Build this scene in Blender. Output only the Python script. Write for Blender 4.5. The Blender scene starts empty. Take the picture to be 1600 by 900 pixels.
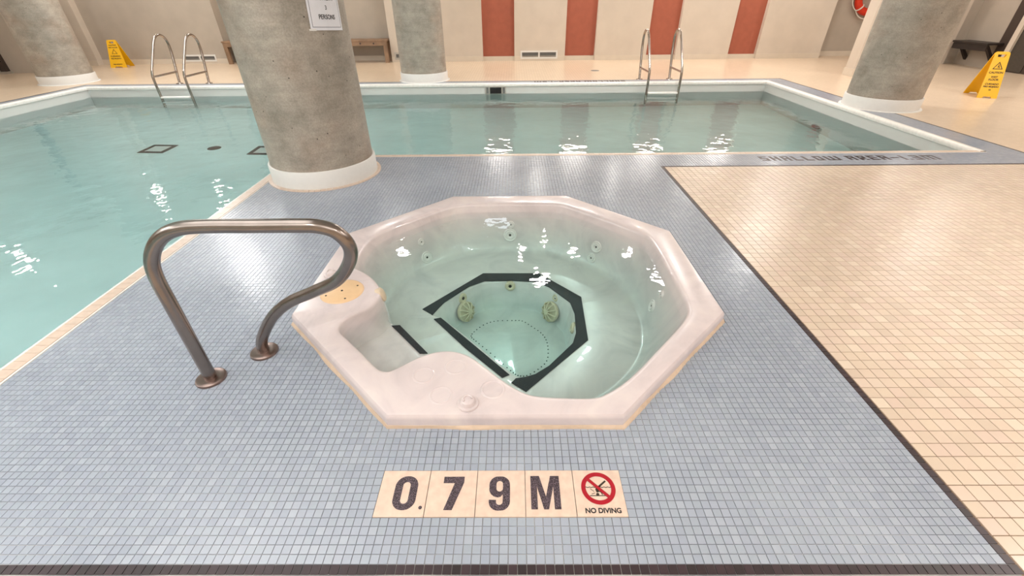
import bpy, bmesh, math, random
from mathutils import Vector, Matrix, noise
random.seed(4)
C = bpy.context.scene.collection
sc = bpy.context.scene
PI = math.pi

# ------------------------------------------------------------------ camera
cam_d = bpy.data.cameras.new('camera'); cam = bpy.data.objects.new('camera', cam_d); C.objects.link(cam)
sc.camera = cam
cam_d.sensor_width = 36; cam_d.lens = 670.85 / 1600 * 36; cam_d.clip_start = 0.02; cam_d.clip_end = 200
def cam_matrix(pitch, roll, yaw, h):
    cy, sy = math.cos(yaw), math.sin(yaw); A = Matrix(((cy, sy, 0), (-sy, cy, 0), (0, 0, 1)))
    cp, sp = math.cos(pitch), math.sin(pitch); B = Matrix(((1, 0, 0), (0, -sp, -cp), (0, cp, -sp)))
    cr, sr = math.cos(roll), math.sin(roll); R = Matrix(((cr, -sr, 0), (sr, cr, 0), (0, 0, 1)))
    M = R @ B @ A
    m = Matrix((M[0], -M[1], -M[2])).transposed().to_4x4()
    m.translation = Vector((0, 0, h)); return m
cam.matrix_world = cam_matrix(0.595118, -0.010822, 0.009323, 1.3)

# ------------------------------------------------------------------ world, exposure, lamps
w = bpy.data.worlds.new('world'); sc.world = w; w.use_nodes = True
w.node_tree.nodes['Background'].inputs[0].default_value = (1.0, 0.97, 0.93, 1)
w.node_tree.nodes['Background'].inputs[1].default_value = 0.3
sc.view_settings.view_transform = 'Standard'; sc.view_settings.look = 'None'
sc.view_settings.exposure = 0.05; sc.view_settings.gamma = 1.0; sc.view_settings.use_curve_mapping = False
CEIL = 2.8
def lamp(name, x, y, size, power, z=CEIL - 0.02, col=(1, 0.965, 0.93), shape='DISK', sy=None, aim=None):
    d = bpy.data.lights.new(name, 'AREA'); d.shape = shape; d.size = size
    if sy: d.size_y = sy
    d.energy = power; d.color = col
    o = bpy.data.objects.new(name, d); C.objects.link(o); o.location = (x, y, z)
    if aim: o.rotation_euler = (Vector(aim) - Vector((x, y, z))).to_track_quat('-Z', 'Y').to_euler()
    return o
lamp('soft_fill_panel', -5.6, 7.7, 2.6, 75, col=(.98, .99, 1), shape='RECTANGLE', sy=2.6)  # added fill: brightens the left pool and the sheen on the deck tiles
lamp('soft_fill_panel', 5.9, 9.0, 1.8, 34, col=(1, .98, .95), shape='RECTANGLE', sy=1.8)  # this and the next are added fill for the right side and pool
lamp('soft_fill_panel', 7.0, 5.2, 1.6, 24, col=(1, .98, .95), shape='RECTANGLE', sy=1.6)
LP = 30
for x, y in ((-3.0, -1.3), (.5, -1.3), (4.0, -1.3), (-2.2, 1.2), (6.8, .8), (-5.6, .6)):
    lamp('soft_fill_panel', x, y, 2.0, {-5.6: 110, 6.8: 26, 4.0: 26}.get(x, 38), col=(1, .98, .96), shape='RECTANGLE', sy=2.0)  # fill lights added above and behind the camera, no fixtures of the room
for x, y, s, p in [(.45, 6.27, .26, 1), (2.49, 6.29, .26, 1), (1.14, 7.25, .12, .5), (-2.19, 7.28, .18, .7), (2.16, 7.28, .1, .3),
                (.10, 7.16, .12, .5), (.59, 7.77, .09, .3), (-4.7, 6.5, .26, 1), (-7.0, 9.3, .26, 1), (-10.2, 7.6, .26, 1), (4.6, 7.4, .26, 1),
                (7.4, 7.0, .26, 1), (8.6, 9.6, .26, .6), (-7.9, 3.5, .26, 1), (-1.4, -.9, .26, 1), (1.9, -.7, .26, 1),
                (4.3, 1.2, .26, 2.2), (7.2, 3.0, .26, 1), (-5.2, -1.4, .26, 1), (5.4, -1.6, .26, .8), (-9.9, .6, .26, 1)]:
    lamp('downlight', x, y, s, LP * p)
for x in (-.42, 1.62, 3.6, 5.6):
    lamp('niche_light', x, 11.93, .66, 14, z=2.05, col=(1, .95, .88), shape='RECTANGLE', sy=.22, aim=(x, 9.4, 0))
for x in (-9.7, -8.0, -5.9, -4.4, -2.2, .6, 2.6, 4.6, 6.7):
    lamp('wall_wash_fill', x, 11.1, .2, 15, col=(1, .95, .89))  # wall washers, some added to brighten the left pilaster and bench recess
lamp('ceiling_panel', -.40, 8.75, .5, 5, col=(.8, .9, 1), shape='RECTANGLE', sy=.55)

# ------------------------------------------------------------------ helpers
def tag(o, label=None, cat=None, group=None, kind=None):
    if label: o['label'] = label
    if cat: o['category'] = cat
    if group: o['group'] = group
    if kind: o['kind'] = kind
    return o
def empty(name, loc=(0, 0, 0), rz=0, **k):
    o = bpy.data.objects.new(name, None); C.objects.link(o); o.location = loc; o.rotation_euler = (0, 0, rz)
    o.empty_display_size = .1
    return tag(o, **k)
class MB:
    def __init__(s): s.v = []; s.f = []
    def add(s, v, f):
        n = len(s.v); s.v += [tuple(a) for a in v]; s.f += [tuple(i + n for i in q) for q in f]; return s
    def box(s, x0, x1, y0, y1, z0, z1):
        return s.add([(x0, y0, z0), (x1, y0, z0), (x1, y1, z0), (x0, y1, z0), (x0, y0, z1), (x1, y0, z1), (x1, y1, z1), (x0, y1, z1)],
                     [(0, 3, 2, 1), (4, 5, 6, 7), (0, 1, 5, 4), (1, 2, 6, 5), (2, 3, 7, 6), (3, 0, 4, 7)])
    def lathe(s, prof, c=(0, 0, 0), n=48, M=None, close=False):
        v = []; f = []
        for (r, z) in prof:
            for i in range(n):
                a = 2 * PI * i / n; p = Vector((r * math.cos(a), r * math.sin(a), z))
                if M: p = M @ p
                v.append((p.x + c[0], p.y + c[1], p.z + c[2]))
        m = len(prof)
        for j in range(m - 1):
            for i in range(n):
                a, b = j * n + i, j * n + (i + 1) % n
                f.append((a, b, b + n, a + n))
        if prof[0][0] > 1e-6 and close: f.append(tuple(range(n - 1, -1, -1)))
        if close: f.append(tuple(range((m - 1) * n, m * n)))
        return s.add(v, f)
    def tube(s, pts, r, n=16, caps=True, closed=False):
        pts = [Vector(p) for p in pts]; m = len(pts)
        T = [((pts[(i + 1) % m] - pts[i - 1]) if (closed or 0 < i < m - 1) else (pts[1] - pts[0] if i == 0 else pts[-1] - pts[-2])).normalized() for i in range(m)]
        up = Vector((0, 0, 1)) if abs(T[0].z) < .9 else Vector((1, 0, 0))
        nrm = (up - T[0] * up.dot(T[0])).normalized(); v = []; f = []
        for i in range(m):
            nrm = (nrm - T[i] * nrm.dot(T[i])).normalized(); bi = T[i].cross(nrm)
            rr = r[i] if isinstance(r, (list, tuple)) else r
            for k in range(n):
                a = 2 * PI * k / n; v.append(pts[i] + (nrm * math.cos(a) + bi * math.sin(a)) * rr)
        for i in range(m if closed else m - 1):
            for k in range(n):
                a, b = i * n + k, i * n + (k + 1) % n; j = ((i + 1) % m - i) * n
                f.append((a, b, b + j, a + j))
        if caps and not closed: f += [tuple(range(n - 1, -1, -1)), tuple(range((m - 1) * n, m * n))]
        return s.add(v, f)
    def prism(s, poly, z0, z1):
        n = len(poly); area = sum(poly[i][0] * poly[(i + 1) % n][1] - poly[(i + 1) % n][0] * poly[i][1] for i in range(n))
        if area < 0: poly = poly[::-1]
        return s.add([(x, y, z0) for x, y in poly] + [(x, y, z1) for x, y in poly],
                     [tuple(range(n - 1, -1, -1)), tuple(range(n, 2 * n))] + [(i, (i + 1) % n, (i + 1) % n + n, i + n) for i in range(n)])
    def build(s, name, mat, parent=None, smooth=None, bevel=0, **k):
        me = bpy.data.meshes.new(name); me.from_pydata(s.v, [], s.f); me.update()
        return link(name, me, mat, parent, smooth, bevel, **k)
def link(name, me, mat, parent=None, smooth=None, bevel=0, **k):
    o = bpy.data.objects.new(name, me); C.objects.link(o)
    if mat and not me.materials: me.materials.append(mat)
    if bevel:
        bm = bmesh.new(); bm.from_mesh(me)
        bmesh.ops.bevel(bm, geom=[e for e in bm.edges if e.calc_face_angle(0) > .6], offset=bevel, segments=2, affect='EDGES', profile=.5)
        bm.to_mesh(me); bm.free()
    if smooth is not None:
        for p in me.polygons: p.use_smooth = True
        try: me.set_sharp_from_angle(angle=math.radians(smooth))
        except Exception: pass
    if parent: o.parent = parent
    return tag(o, **k)
def catmull(P, n=8, closed=False):
    P = [Vector(p) for p in P]; out = []; m = len(P)
    for i in range(m if closed else m - 1):
        a = P[i - 1] if (i or closed) else P[0] * 2 - P[1]; b = P[i]; c = P[(i + 1) % m]; d = P[(i + 2) % m] if (closed or i + 2 < m) else P[-1] * 2 - P[-2]
        for k in range(n):
            t = k / n
            out.append(.5 * ((2 * b) + (c - a) * t + (2 * a - 5 * b + 4 * c - d) * t * t + (3 * b - a - 3 * c + d) * t ** 3))
    if not closed: out.append(P[-1])
    return out
def shape2d(loops, depth=0, res=1):          # filled flat shape with holes, extruded by depth: returns a mesh in XY
    cu = bpy.data.curves.new('shape', 'CURVE'); cu.dimensions = '2D'; cu.fill_mode = 'BOTH'; cu.extrude = depth
    for L in loops:
        sp = cu.splines.new('POLY'); sp.points.add(len(L) - 1); sp.use_cyclic_u = True
        for i, p in enumerate(L): sp.points[i].co = (p[0], p[1], 0, 1)
    return curve_mesh(cu)
def curve_mesh(cu):
    o = bpy.data.objects.new('tmp', cu); C.objects.link(o)
    dg = bpy.context.evaluated_depsgraph_get(); me = bpy.data.meshes.new_from_object(o.evaluated_get(dg))
    bpy.data.objects.remove(o); bpy.data.curves.remove(cu); me.materials.clear(); return me
def text_mesh(s, size, depth=.0004, bold=0, sx=1):
    cu = bpy.data.curves.new('text', 'FONT'); cu.body = s; cu.size = size; cu.extrude = depth; cu.offset = bold
    cu.align_x = 'CENTER'; cu.align_y = 'CENTER'; me = curve_mesh(cu)
    for v in me.vertices: v.co.x *= sx
    return me
def circle(cx, cy, r, n=48, a0=0): return [(cx + r * math.cos(a0 + 2 * PI * i / n), cy + r * math.sin(a0 + 2 * PI * i / n)) for i in range(n)]

# ------------------------------------------------------------------ materials
def srgb(r, g, b): return tuple(((c / 255) / 12.92 if c / 255 <= .04045 else ((c / 255 + .055) / 1.055) ** 2.4) for c in (r, g, b)) + (1,)
class NT:
    def __init__(s, name):
        s.m = bpy.data.materials.new(name); s.m.use_nodes = True; s.t = s.m.node_tree; s.n = s.t.nodes
        s.b = s.n['Principled BSDF']; s.out = s.n['Material Output']
    def new(s, typ, **k):
        nd = s.n.new(typ)
        for a, v in k.items():
            if a in nd.inputs.keys() if hasattr(nd.inputs, 'keys') else False: nd.inputs[a].default_value = v
            else: setattr(nd, a, v)
        return nd
    def l(s, a, b): s.t.links.new(a, b)
    def pos(s):
        return s.new('ShaderNodeNewGeometry').outputs['Position']
    def noise(s, scale, detail=4, rough=.5, vec=None, dist=0):
        nd = s.new('ShaderNodeTexNoise'); nd.inputs['Scale'].default_value = scale; nd.inputs['Detail'].default_value = detail
        nd.inputs['Roughness'].default_value = rough; nd.inputs['Distortion'].default_value = dist
        s.l(vec if vec else s.pos(), nd.inputs['Vector']); return nd.outputs[0]
    def ramp(s, fac, stops):
        r = s.new('ShaderNodeValToRGB'); e = r.color_ramp.elements
        e[0].position, e[0].color = stops[0]; e[1].position, e[1].color = stops[-1]
        for p, c in stops[1:-1]: x = e.new(p); x.color = c
        s.l(fac, r.inputs[0]); return r.outputs[0]
    def mix(s, fac, a, b, blend='MIX'):
        m = s.new('ShaderNodeMix'); m.data_type = 'RGBA'; m.blend_type = blend
        for sock, v in ((m.inputs[0], fac), (m.inputs[6], a), (m.inputs[7], b)):
            if hasattr(v, 'is_output') or isinstance(v, bpy.types.NodeSocket): s.l(v, sock)
            else: sock.default_value = v
        return m.outputs[2]
    def bump(s, h, strength=.2, dist=.01, prev=None):
        b = s.new('ShaderNodeBump'); b.inputs['Strength'].default_value = strength; b.inputs['Distance'].default_value = dist
        s.l(h, b.inputs['Height'])
        if prev: s.l(prev, b.inputs['Normal'])
        return b.outputs[0]
    def done(s, color=None, rough=None, metal=None, normal=None, spec=None, coat=None):
        if color is not None:
            if isinstance(color, bpy.types.NodeSocket): s.l(color, s.b.inputs['Base Color'])
            else: s.b.inputs['Base Color'].default_value = color
        if rough is not None:
            if isinstance(rough, bpy.types.NodeSocket): s.l(rough, s.b.inputs['Roughness'])
            else: s.b.inputs['Roughness'].default_value = rough
        if metal is not None: s.b.inputs['Metallic'].default_value = metal
        if normal: s.l(normal, s.b.inputs['Normal'])
        if spec is not None: s.b.inputs['Specular IOR Level'].default_value = spec
        if coat is not None: s.b.inputs['Coat Weight'].default_value = coat
        return s.m
def flat(name, col, rough=.5, metal=0, nscale=30, nbump=.05, var=.06, **k):
    t = NT(name); n = t.noise(nscale, 3)
    dark = tuple(c * (1 - var) for c in col[:3]) + (1,); lite = tuple(min(1, c * (1 + var)) for c in col[:3]) + (1,)
    c = t.ramp(n, [(.3, dark), (.7, lite)])
    return t.done(c, rough, metal, t.bump(n, nbump, .002), **k)
def tile_mat(name, cols, pitch, ox, oy, rough=.2, big=None, var2=.25):
    # colour of each tile picked by its cell in the grid (a tile keeps its own shade)
    t = NT(name); p = t.pos(); mp = t.new('ShaderNodeMapping'); mp.inputs['Location'].default_value = (-ox, -oy, 0); t.l(p, mp.inputs['Vector'])
    sn = t.new('ShaderNodeVectorMath', operation='SNAP'); t.l(mp.outputs[0], sn.inputs[0]); sn.inputs[1].default_value = (pitch, pitch, 100)
    ad = t.new('ShaderNodeVectorMath', operation='MULTIPLY'); t.l(sn.outputs[0], ad.inputs[0]); ad.inputs[1].default_value = (1, 1, 0)
    wn = t.new('ShaderNodeTexWhiteNoise', noise_dimensions='3D'); t.l(ad.outputs[0], wn.inputs['Vector'])
    r = t.new('ShaderNodeValToRGB'); e = r.color_ramp.elements
    for i, c in enumerate(cols):
        if i < 2: e[i].position = i / (len(cols) - 1); e[i].color = c
        else: x = e.new(i / (len(cols) - 1)); x.color = c
    if len(cols) > 2: 
        for i, c in enumerate(cols):
            r.color_ramp.elements[i].position = i / (len(cols) - 1); r.color_ramp.elements[i].color = c
    t.l(wn.outputs['Value'], r.inputs[0]); col = r.outputs[0]
    g = t.noise(1.1, 3)
    col = t.mix(var2, col, t.ramp(g, [(.3, tuple(c * .8 for c in cols[0][:3]) + (1,)), (.7, tuple(min(1, c * 1.12) for c in cols[-1][:3]) + (1,))]))
    # each tile is laid at a very slightly different tilt
    sub = t.new('ShaderNodeVectorMath', operation='SUBTRACT'); t.l(wn.outputs['Color'], sub.inputs[0]); sub.inputs[1].default_value = (.5, .5, .5)
    sc_ = t.new('ShaderNodeVectorMath', operation='SCALE'); t.l(sub.outputs[0], sc_.inputs[0]); sc_.inputs['Scale'].default_value = .03
    gm = t.new('ShaderNodeNewGeometry'); an = t.new('ShaderNodeVectorMath', operation='ADD'); t.l(gm.outputs['Normal'], an.inputs[0]); t.l(sc_.outputs[0], an.inputs[1])
    nn = t.new('ShaderNodeVectorMath', operation='NORMALIZE'); t.l(an.outputs[0], nn.inputs[0])
    return t.done(col, rough, 0, nn.outputs[0])
P = .0258; OX, OY = -.437, .5550
M = {}
M['blue'] = tile_mat('blue_glazed_tile', [srgb(146, 154, 167), srgb(156, 163, 176), srgb(152, 161, 171), srgb(164, 171, 182)], P, OX, OY, .22, var2=.3)
BX, BY = 1.3720, .5265
M['beige'] = tile_mat('beige_glazed_tile', [srgb(198, 179, 161), srgb(210, 191, 170), srgb(206, 183, 168), srgb(217, 201, 181)], 2 * P, BX, BY, .3)
M['dark'] = tile_mat('dark_tile', [srgb(44, 32, 36), srgb(58, 42, 48), srgb(38, 30, 32)], P, OX, OY, .42)
M['coping'] = flat('beige_coping_tile', srgb(208, 188, 172), .3)
def grout_bed():
    t = NT('grout'); p = t.pos(); sp = t.new('ShaderNodeSeparateXYZ'); t.l(p, sp.inputs[0])
    n = t.noise(2.2, 3); a = t.ramp(n, [(.4, srgb(112, 112, 114)), (.6, srgb(178, 176, 172))])
    b = t.ramp(t.noise(3, 3), [(.35, srgb(112, 90, 70)), (.65, srgb(140, 118, 96))])
    gt = t.new('ShaderNodeMath', operation='GREATER_THAN'); t.l(sp.outputs[0], gt.inputs[0]); gt.inputs[1].default_value = 1.36
    return t.done(t.mix(gt.outputs[0], a, b), .8)
M['grout'] = grout_bed()
def far_mosaic(name, c1, c2, cg, pitch, rough=.3):
    t = NT(name); br = t.new('ShaderNodeTexBrick'); br.offset = 0; br.squash = 1
    t.l(t.pos(), br.inputs['Vector']); br.inputs['Scale'].default_value = 1 / pitch
    br.inputs['Color1'].default_value = c1; br.inputs['Color2'].default_value = c2; br.inputs['Mortar'].default_value = cg
    br.inputs['Mortar Size'].default_value = .05; br.inputs['Brick Width'].default_value = 1; br.inputs['Row Height'].default_value = 1
    col = t.mix(.35, br.outputs[0], t.ramp(t.noise(1.2, 3), [(.3, c1), (.7, c2)]))
    return t.done(col, rough, 0, t.bump(br.outputs['Fac'], -.15, .002))
M['beige_far'] = far_mosaic('beige_mosaic_far', srgb(212, 191, 166), srgb(224, 203, 178), srgb(180, 152, 126), 2 * P)
M['blue_far'] = far_mosaic('blue_mosaic_far', srgb(140, 150, 164), srgb(156, 166, 178), srgb(150, 148, 148), P)
M['lip'] = flat('white_pool_lip', srgb(236, 232, 226), .25)
M['poolwall'] = flat('pool_wall_plaster', srgb(206, 206, 202), .4, nscale=3, var=.02)
M['pool'] = flat('pale_pool_plaster', srgb(238, 248, 247), .6, nscale=2, var=.05)
M['wall'] = flat('beige_wall_paint', srgb(208, 196, 182), .7, nscale=3, nbump=.02, var=.04)
M['walltan'] = flat('tan_wall_paint', srgb(180, 169, 156), .7, nscale=3, nbump=.02, var=.05)
M['base'] = flat('baseboard_tile', srgb(214, 202, 186), .35, nscale=6, var=.03)
M['red'] = flat('terracotta_paint', srgb(164, 90, 68), .65, nscale=8, nbump=.02, var=.06)
M['ceil'] = flat('white_ceiling', srgb(240, 238, 234), .8, nscale=3, var=.02)
M['steel'] = flat('brushed_steel', srgb(168, 158, 150), .2, 1, nscale=20, nbump=.03, var=.08)
M['rail'] = flat('brushed_bronze_steel', srgb(140, 130, 124), .24, 1, nscale=14, nbump=.04, var=.1)
M['flange'] = flat('flange_steel', srgb(140, 122, 116), .28, 1, nscale=60, nbump=.05)
M['white'] = flat('white_plastic', srgb(226, 224, 220), .4, var=.015)
M['tread'] = flat('black_nonslip_tread', srgb(16, 16, 26), .6, nscale=160, nbump=.3, var=.25)
M['cream'] = flat('cream_plastic', srgb(218, 184, 144), .4, var=.03)
M['caulk'] = flat('cream_caulk', srgb(196, 174, 152), .6, nscale=40, nbump=.6)
M['black'] = flat('black_plastic', srgb(22, 22, 24), .5)
M['yellow'] = flat('yellow_plastic', srgb(242, 186, 12), .35, nscale=5, var=.03)
M['ink'] = flat('black_ink', srgb(50, 40, 30), .6)
M['orange'] = flat('orange_ring_shell', srgb(214, 52, 24), .4)
M['rope'] = flat('white_rope', srgb(230, 226, 216), .8, nscale=80, nbump=.4)
M['paper'] = flat('white_paper', srgb(226, 226, 232), .6, var=.02)
M['printed'] = flat('print_ink', srgb(30, 30, 34), .6)
M['gray_line'] = flat('grey_print_line', srgb(120, 122, 130), .6)
M['wood'] = flat('pine_bench', srgb(142, 114, 90), .5, nscale=6, nbump=.1, var=.25)
M['wooddark'] = flat('dark_bench', srgb(44, 36, 34), .45, nscale=6, var=.2)
M['doorframe'] = flat('dark_brown_frame', srgb(66, 54, 48), .4)
M['glassdark'] = flat('dark_door_glass', srgb(70, 64, 58), .12)
M['pale_metal'] = flat('pale_metal', srgb(190, 184, 176), .35, .6)
M['grille'] = flat('grey_grille', srgb(110, 110, 108), .5)
M['fitting'] = flat('beige_spa_fitting', srgb(204, 186, 162), .45, nscale=30, var=.1)
M['jet'] = flat('pale_spa_jet', srgb(222, 214, 212), .35)
M['redring'] = flat('red_print', srgb(160, 14, 34), .4)
def speckle():
    t = NT('speckled_black_numeral'); vo = t.new('ShaderNodeTexVoronoi'); vo.inputs['Scale'].default_value = 700; t.l(t.pos(), vo.inputs['Vector'])
    n = t.noise(500, 2)
    c = t.ramp(n, [(.45, srgb(34, 24, 28)), (.56, srgb(70, 56, 66)), (.66, srgb(150, 132, 142))])
    return t.done(c, .5, 0, t.bump(n, .5, .001))
M['numeral'] = speckle()
def marker_mat():
    t = NT('cream_marker_tile'); n = t.noise(40, 3)
    return t.done(t.ramp(n, [(.3, srgb(206, 181, 164)), (.7, srgb(218, 196, 178))]), .3)
M['marker'] = marker_mat()
def concrete():
    t = NT('cast_concrete'); p = t.pos()
    mp = t.new('ShaderNodeMapping'); mp.inputs['Scale'].default_value = (1, 1, 1.3); t.l(p, mp.inputs['Vector'])
    a = t.ramp(t.noise(2.6, 7, .62, mp.outputs[0], .6), [(.3, srgb(138, 130, 118)), (.48, srgb(164, 154, 141)), (.7, srgb(190, 179, 165))])
    b = t.ramp(t.noise(7, 8, .7, mp.outputs[0], .3), [(.35, srgb(140, 135, 124)), (.65, srgb(188, 176, 164))])
    c = t.mix(.5, a, b); pk = t.ramp(t.noise(3.3, 3), [(.5, (1, 1, 1, 1)), (.8, srgb(252, 240, 234))]); c = t.mix(1, c, pk, 'MULTIPLY')
    mp2 = t.new('ShaderNodeMapping'); mp2.inputs['Scale'].default_value = (1.2, 1.2, 26); t.l(p, mp2.inputs['Vector'])
    st = t.ramp(t.noise(1.5, 3, .5, mp2.outputs[0]), [(.45, (.93, .93, .93, 1)), (.55, (1, 1, 1, 1))]); c = t.mix(.7, c, st, 'MULTIPLY')
    fine = t.ramp(t.noise(90, 3), [(.35, (.80, .80, .79, 1)), (.65, (1.0, 1, 1, 1))]); c = t.mix(.9, c, fine, 'MULTIPLY')
    vo = t.new('ShaderNodeTexVoronoi'); vo.inputs['Scale'].default_value = 13; t.l(p, vo.inputs['Vector'])
    pit = t.ramp(vo.outputs['Distance'], [(.05, (.1, .09, .08, 1)), (.07, (1, 1, 1, 1))])
    gate = t.new('ShaderNodeSeparateColor'); t.l(vo.outputs['Color'], gate.inputs[0])
    g2 = t.new('ShaderNodeMath', operation='LESS_THAN'); t.l(gate.outputs[0], g2.inputs[0]); g2.inputs[1].default_value = .45
    c = t.mix(g2.outputs[0], c, t.mix(1, c, pit, 'MULTIPLY'))
    nb = t.bump(t.noise(60, 5), .25, .004)
    return t.done(c, .6, 0, nb)
M['concrete'] = concrete()
def acrylic():
    t = NT('marbled_acrylic')
    n = t.noise(3.2, 6, .6, None, 1.4)
    c = t.ramp(n, [(.3, srgb(194, 183, 184)), (.5, srgb(208, 196, 196)), (.7, srgb(216, 205, 202))])
    return t.done(c, .26, 0, None, coat=.2)
M['acrylic'] = acrylic()
def water(name, bump_scale, strength, dist, absorb, dens, refract=False):
    t = NT(name); t.n.remove(t.b)
    tr = t.new('ShaderNodeBsdfRefraction' if refract else 'ShaderNodeBsdfTransparent'); gl = t.new('ShaderNodeBsdfGlossy'); gl.inputs['Roughness'].default_value = 0.0
    fr = t.new('ShaderNodeFresnel'); fr.inputs['IOR'].default_value = 1.333; mx = t.new('ShaderNodeMixShader')
    n1 = t.noise(bump_scale, 2, .5); n2 = t.noise(bump_scale * 4, 2, .5)
    n3 = t.noise(bump_scale * 13, 1, .5)
    a3 = t.new('ShaderNodeMath', operation='MULTIPLY_ADD'); t.l(n3, a3.inputs[0]); a3.inputs[1].default_value = .04 if refract else .012; t.l(n1, a3.inputs[2]); n1 = a3.outputs[0]
    ad = t.new('ShaderNodeMath', operation='MULTIPLY_ADD'); t.l(n2, ad.inputs[0]); ad.inputs[1].default_value = .45; t.l(n1, ad.inputs[2])
    nb = t.bump(ad.outputs[0], strength, dist)
    if refract: tr.inputs['IOR'].default_value = 1.333; tr.inputs['Roughness'].default_value = 0
    t.l(nb, gl.inputs['Normal']); t.l(nb, fr.inputs['Normal'])
    if not refract:      # the same mirror strength from above and from below the surface
        g = t.new('ShaderNodeNewGeometry'); mr = t.new('ShaderNodeMapRange'); t.l(g.outputs['Backfacing'], mr.inputs[0]); mr.inputs[3].default_value = 1.333; mr.inputs[4].default_value = .75
        t.l(mr.outputs[0], fr.inputs['IOR'])
    t.l(fr.outputs[0], mx.inputs[0]); t.l(tr.outputs[0], mx.inputs[1]); t.l(gl.outputs[0], mx.inputs[2]); t.l(mx.outputs[0], t.out.inputs['Surface'])
    va = t.new('ShaderNodeVolumeAbsorption'); va.inputs['Color'].default_value = absorb; va.inputs['Density'].default_value = dens
    t.l(va.outputs[0], t.out.inputs['Volume']); return t.m
M['poolwater'] = water('pool_water', 1.6, 1.0, .010, (.16, .90, .90, 1), .13, True)
M['spawater'] = water('spa_water', 2.5, 1.0, .004, (.10, .86, .74, 1), .50)

# ------------------------------------------------------------------ the setting: floor
TUBC = (-.04, 2.045)
def octagon(ap, c=TUBC):
    h = ap * math.tan(PI / 8)
    return [(c[0] + x, c[1] + y) for x, y in [(h, -ap), (ap, -h), (ap, h), (h, ap), (-h, ap), (-ap, h), (-ap, -h), (-h, -ap)]]
X0, X1, Y0 = -7.86, 4.58, -3.0           # the pool's outline
XI, YI, YF = -2.205, 4.31, 8.56
pool_poly = [(X0, Y0 + .3), (XI, Y0 + .3), (XI, YI), (X1, YI), (X1, YF), (X0, YF)]
outer = [(-13, Y0), (9.9, Y0), (9.9, 12.6), (-13, 12.6)]
floor = link('floor', shape2d([outer, pool_poly, octagon(.99)]), M['grout'], kind='structure')
for v in floor.data.vertices: v.co.z = -.001
# beyond where single tiles can be told apart the mosaic is one surface
def slab(name, rects, mat, parent, z=.001, **k):
    m = MB()
    for x0, x1, y0, y1 in rects: m.box(x0, x1, y0, y1, z - .003, z)
    return m.build(name, mat, parent, **k)
yb = BY + 2 * P * 65
slab('far_beige_mosaic', [(-13, 9.9, 8.86, 12.6), (4.97, 9.9, 3.9, 8.86), (-13, -8.12, Y0, 8.86), (4.93, 9.9, Y0, 3.883), (-1.9, 4.93, Y0, -.3)], M['beige_far'], floor)
slab('far_blue_mosaic', [(X0 - .20, 4.94, YF + .06, 8.83), (X0 - .20, X0 - .06, Y0, YF + .06), (-2.118, -1.9, Y0, -.3)], M['blue_far'], floor, .0012)
slab('far_dark_line', [(X0 - .23, 4.966, 8.83, 8.856), (X0 - .23, X0 - .203, Y0, 8.83)], M['dark'], floor, .0016)

COLS = [(-1.70, 3.8), (-1.72, 9.1), (-8.7, 9.2), (5.08, 6.4)]
def tile_mesh(name, w, d, h=.0013, b=.0005):
    x, y = w / 2, d / 2
    m = MB().add([(-x, -y, -.002), (x, -y, -.002), (x, y, -.002), (-x, y, -.002), (-x + b, -y + b, h), (x - b, -y + b, h), (x - b, y - b, h), (-x + b, y - b, h)],
                 [(4, 5, 6, 7), (0, 1, 5, 4), (1, 2, 6, 5), (2, 3, 7, 6), (3, 0, 4, 7)])
    return m
MK = (-.437, .338, .684, .839)          # marker tiles' rectangle
def in_oct(x, y, ap):
    dx, dy = abs(x - TUBC[0]), abs(y - TUBC[1]); return dx < ap and dy < ap and (dx + dy) / 1.41421 < ap
def blocked(x, y):
    if MK[0] < x < MK[1] and MK[2] < y < MK[3]: return True
    if in_oct(x, y, 1.035): return True
    return any((x - a) ** 2 + (y - b) ** 2 < .455 ** 2 for a, b in COLS)
camI = cam.matrix_world.inverted()
def view_px(x, y):
    p = camI @ Vector((x, y, 0))
    if p.z > -.05: return None
    return (800 + 670.85 * p.x / -p.z, 450 - 670.85 * p.y / -p.z, -p.z)
def in_view(x, y, m=14):
    q = view_px(x, y); return q and -m < q[0] < 1600 + m and -m < q[1] < 900 + m
def lay(name, cells, w, d, mat, parent, nmax=300, stuff='tile_field'):
    # the tiles that show largest are pieces of their own, the rest one field
    cells = sorted(cells, key=lambda c: (0 if in_view(*c[:2], m=-6) else 1, (c[0] ** 2 + c[1] ** 2 + 1.69) / 1.0))
    base = tile_mesh(name, w, d); me = bpy.data.meshes.new(name); me.from_pydata(base.v, [], base.f); me.materials.append(mat)
    for x, y in cells[:nmax]:
        if not in_view(x, y, -6): break
        o = bpy.data.objects.new(name, me); C.objects.link(o); o.parent = parent; o.location = (x, y, 0)
        o.rotation_euler = (random.uniform(-.004, .004), random.uniform(-.004, .004), random.uniform(-.006, .006))
        nmax_used = True
    rest = [c for i, c in enumerate(cells) if i >= nmax or not in_view(*c, m=-6)]
    if rest:
        m = MB()
        for x, y in rest:
            tx, ty = random.uniform(-.003, .003), random.uniform(-.003, .003)
            m.add([(vx + x, vy + y, vz + vx * tx + vy * ty) for vx, vy, vz in base.v], base.f)
        m.build(stuff, mat, parent, kind='stuff')
G = .0013
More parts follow.
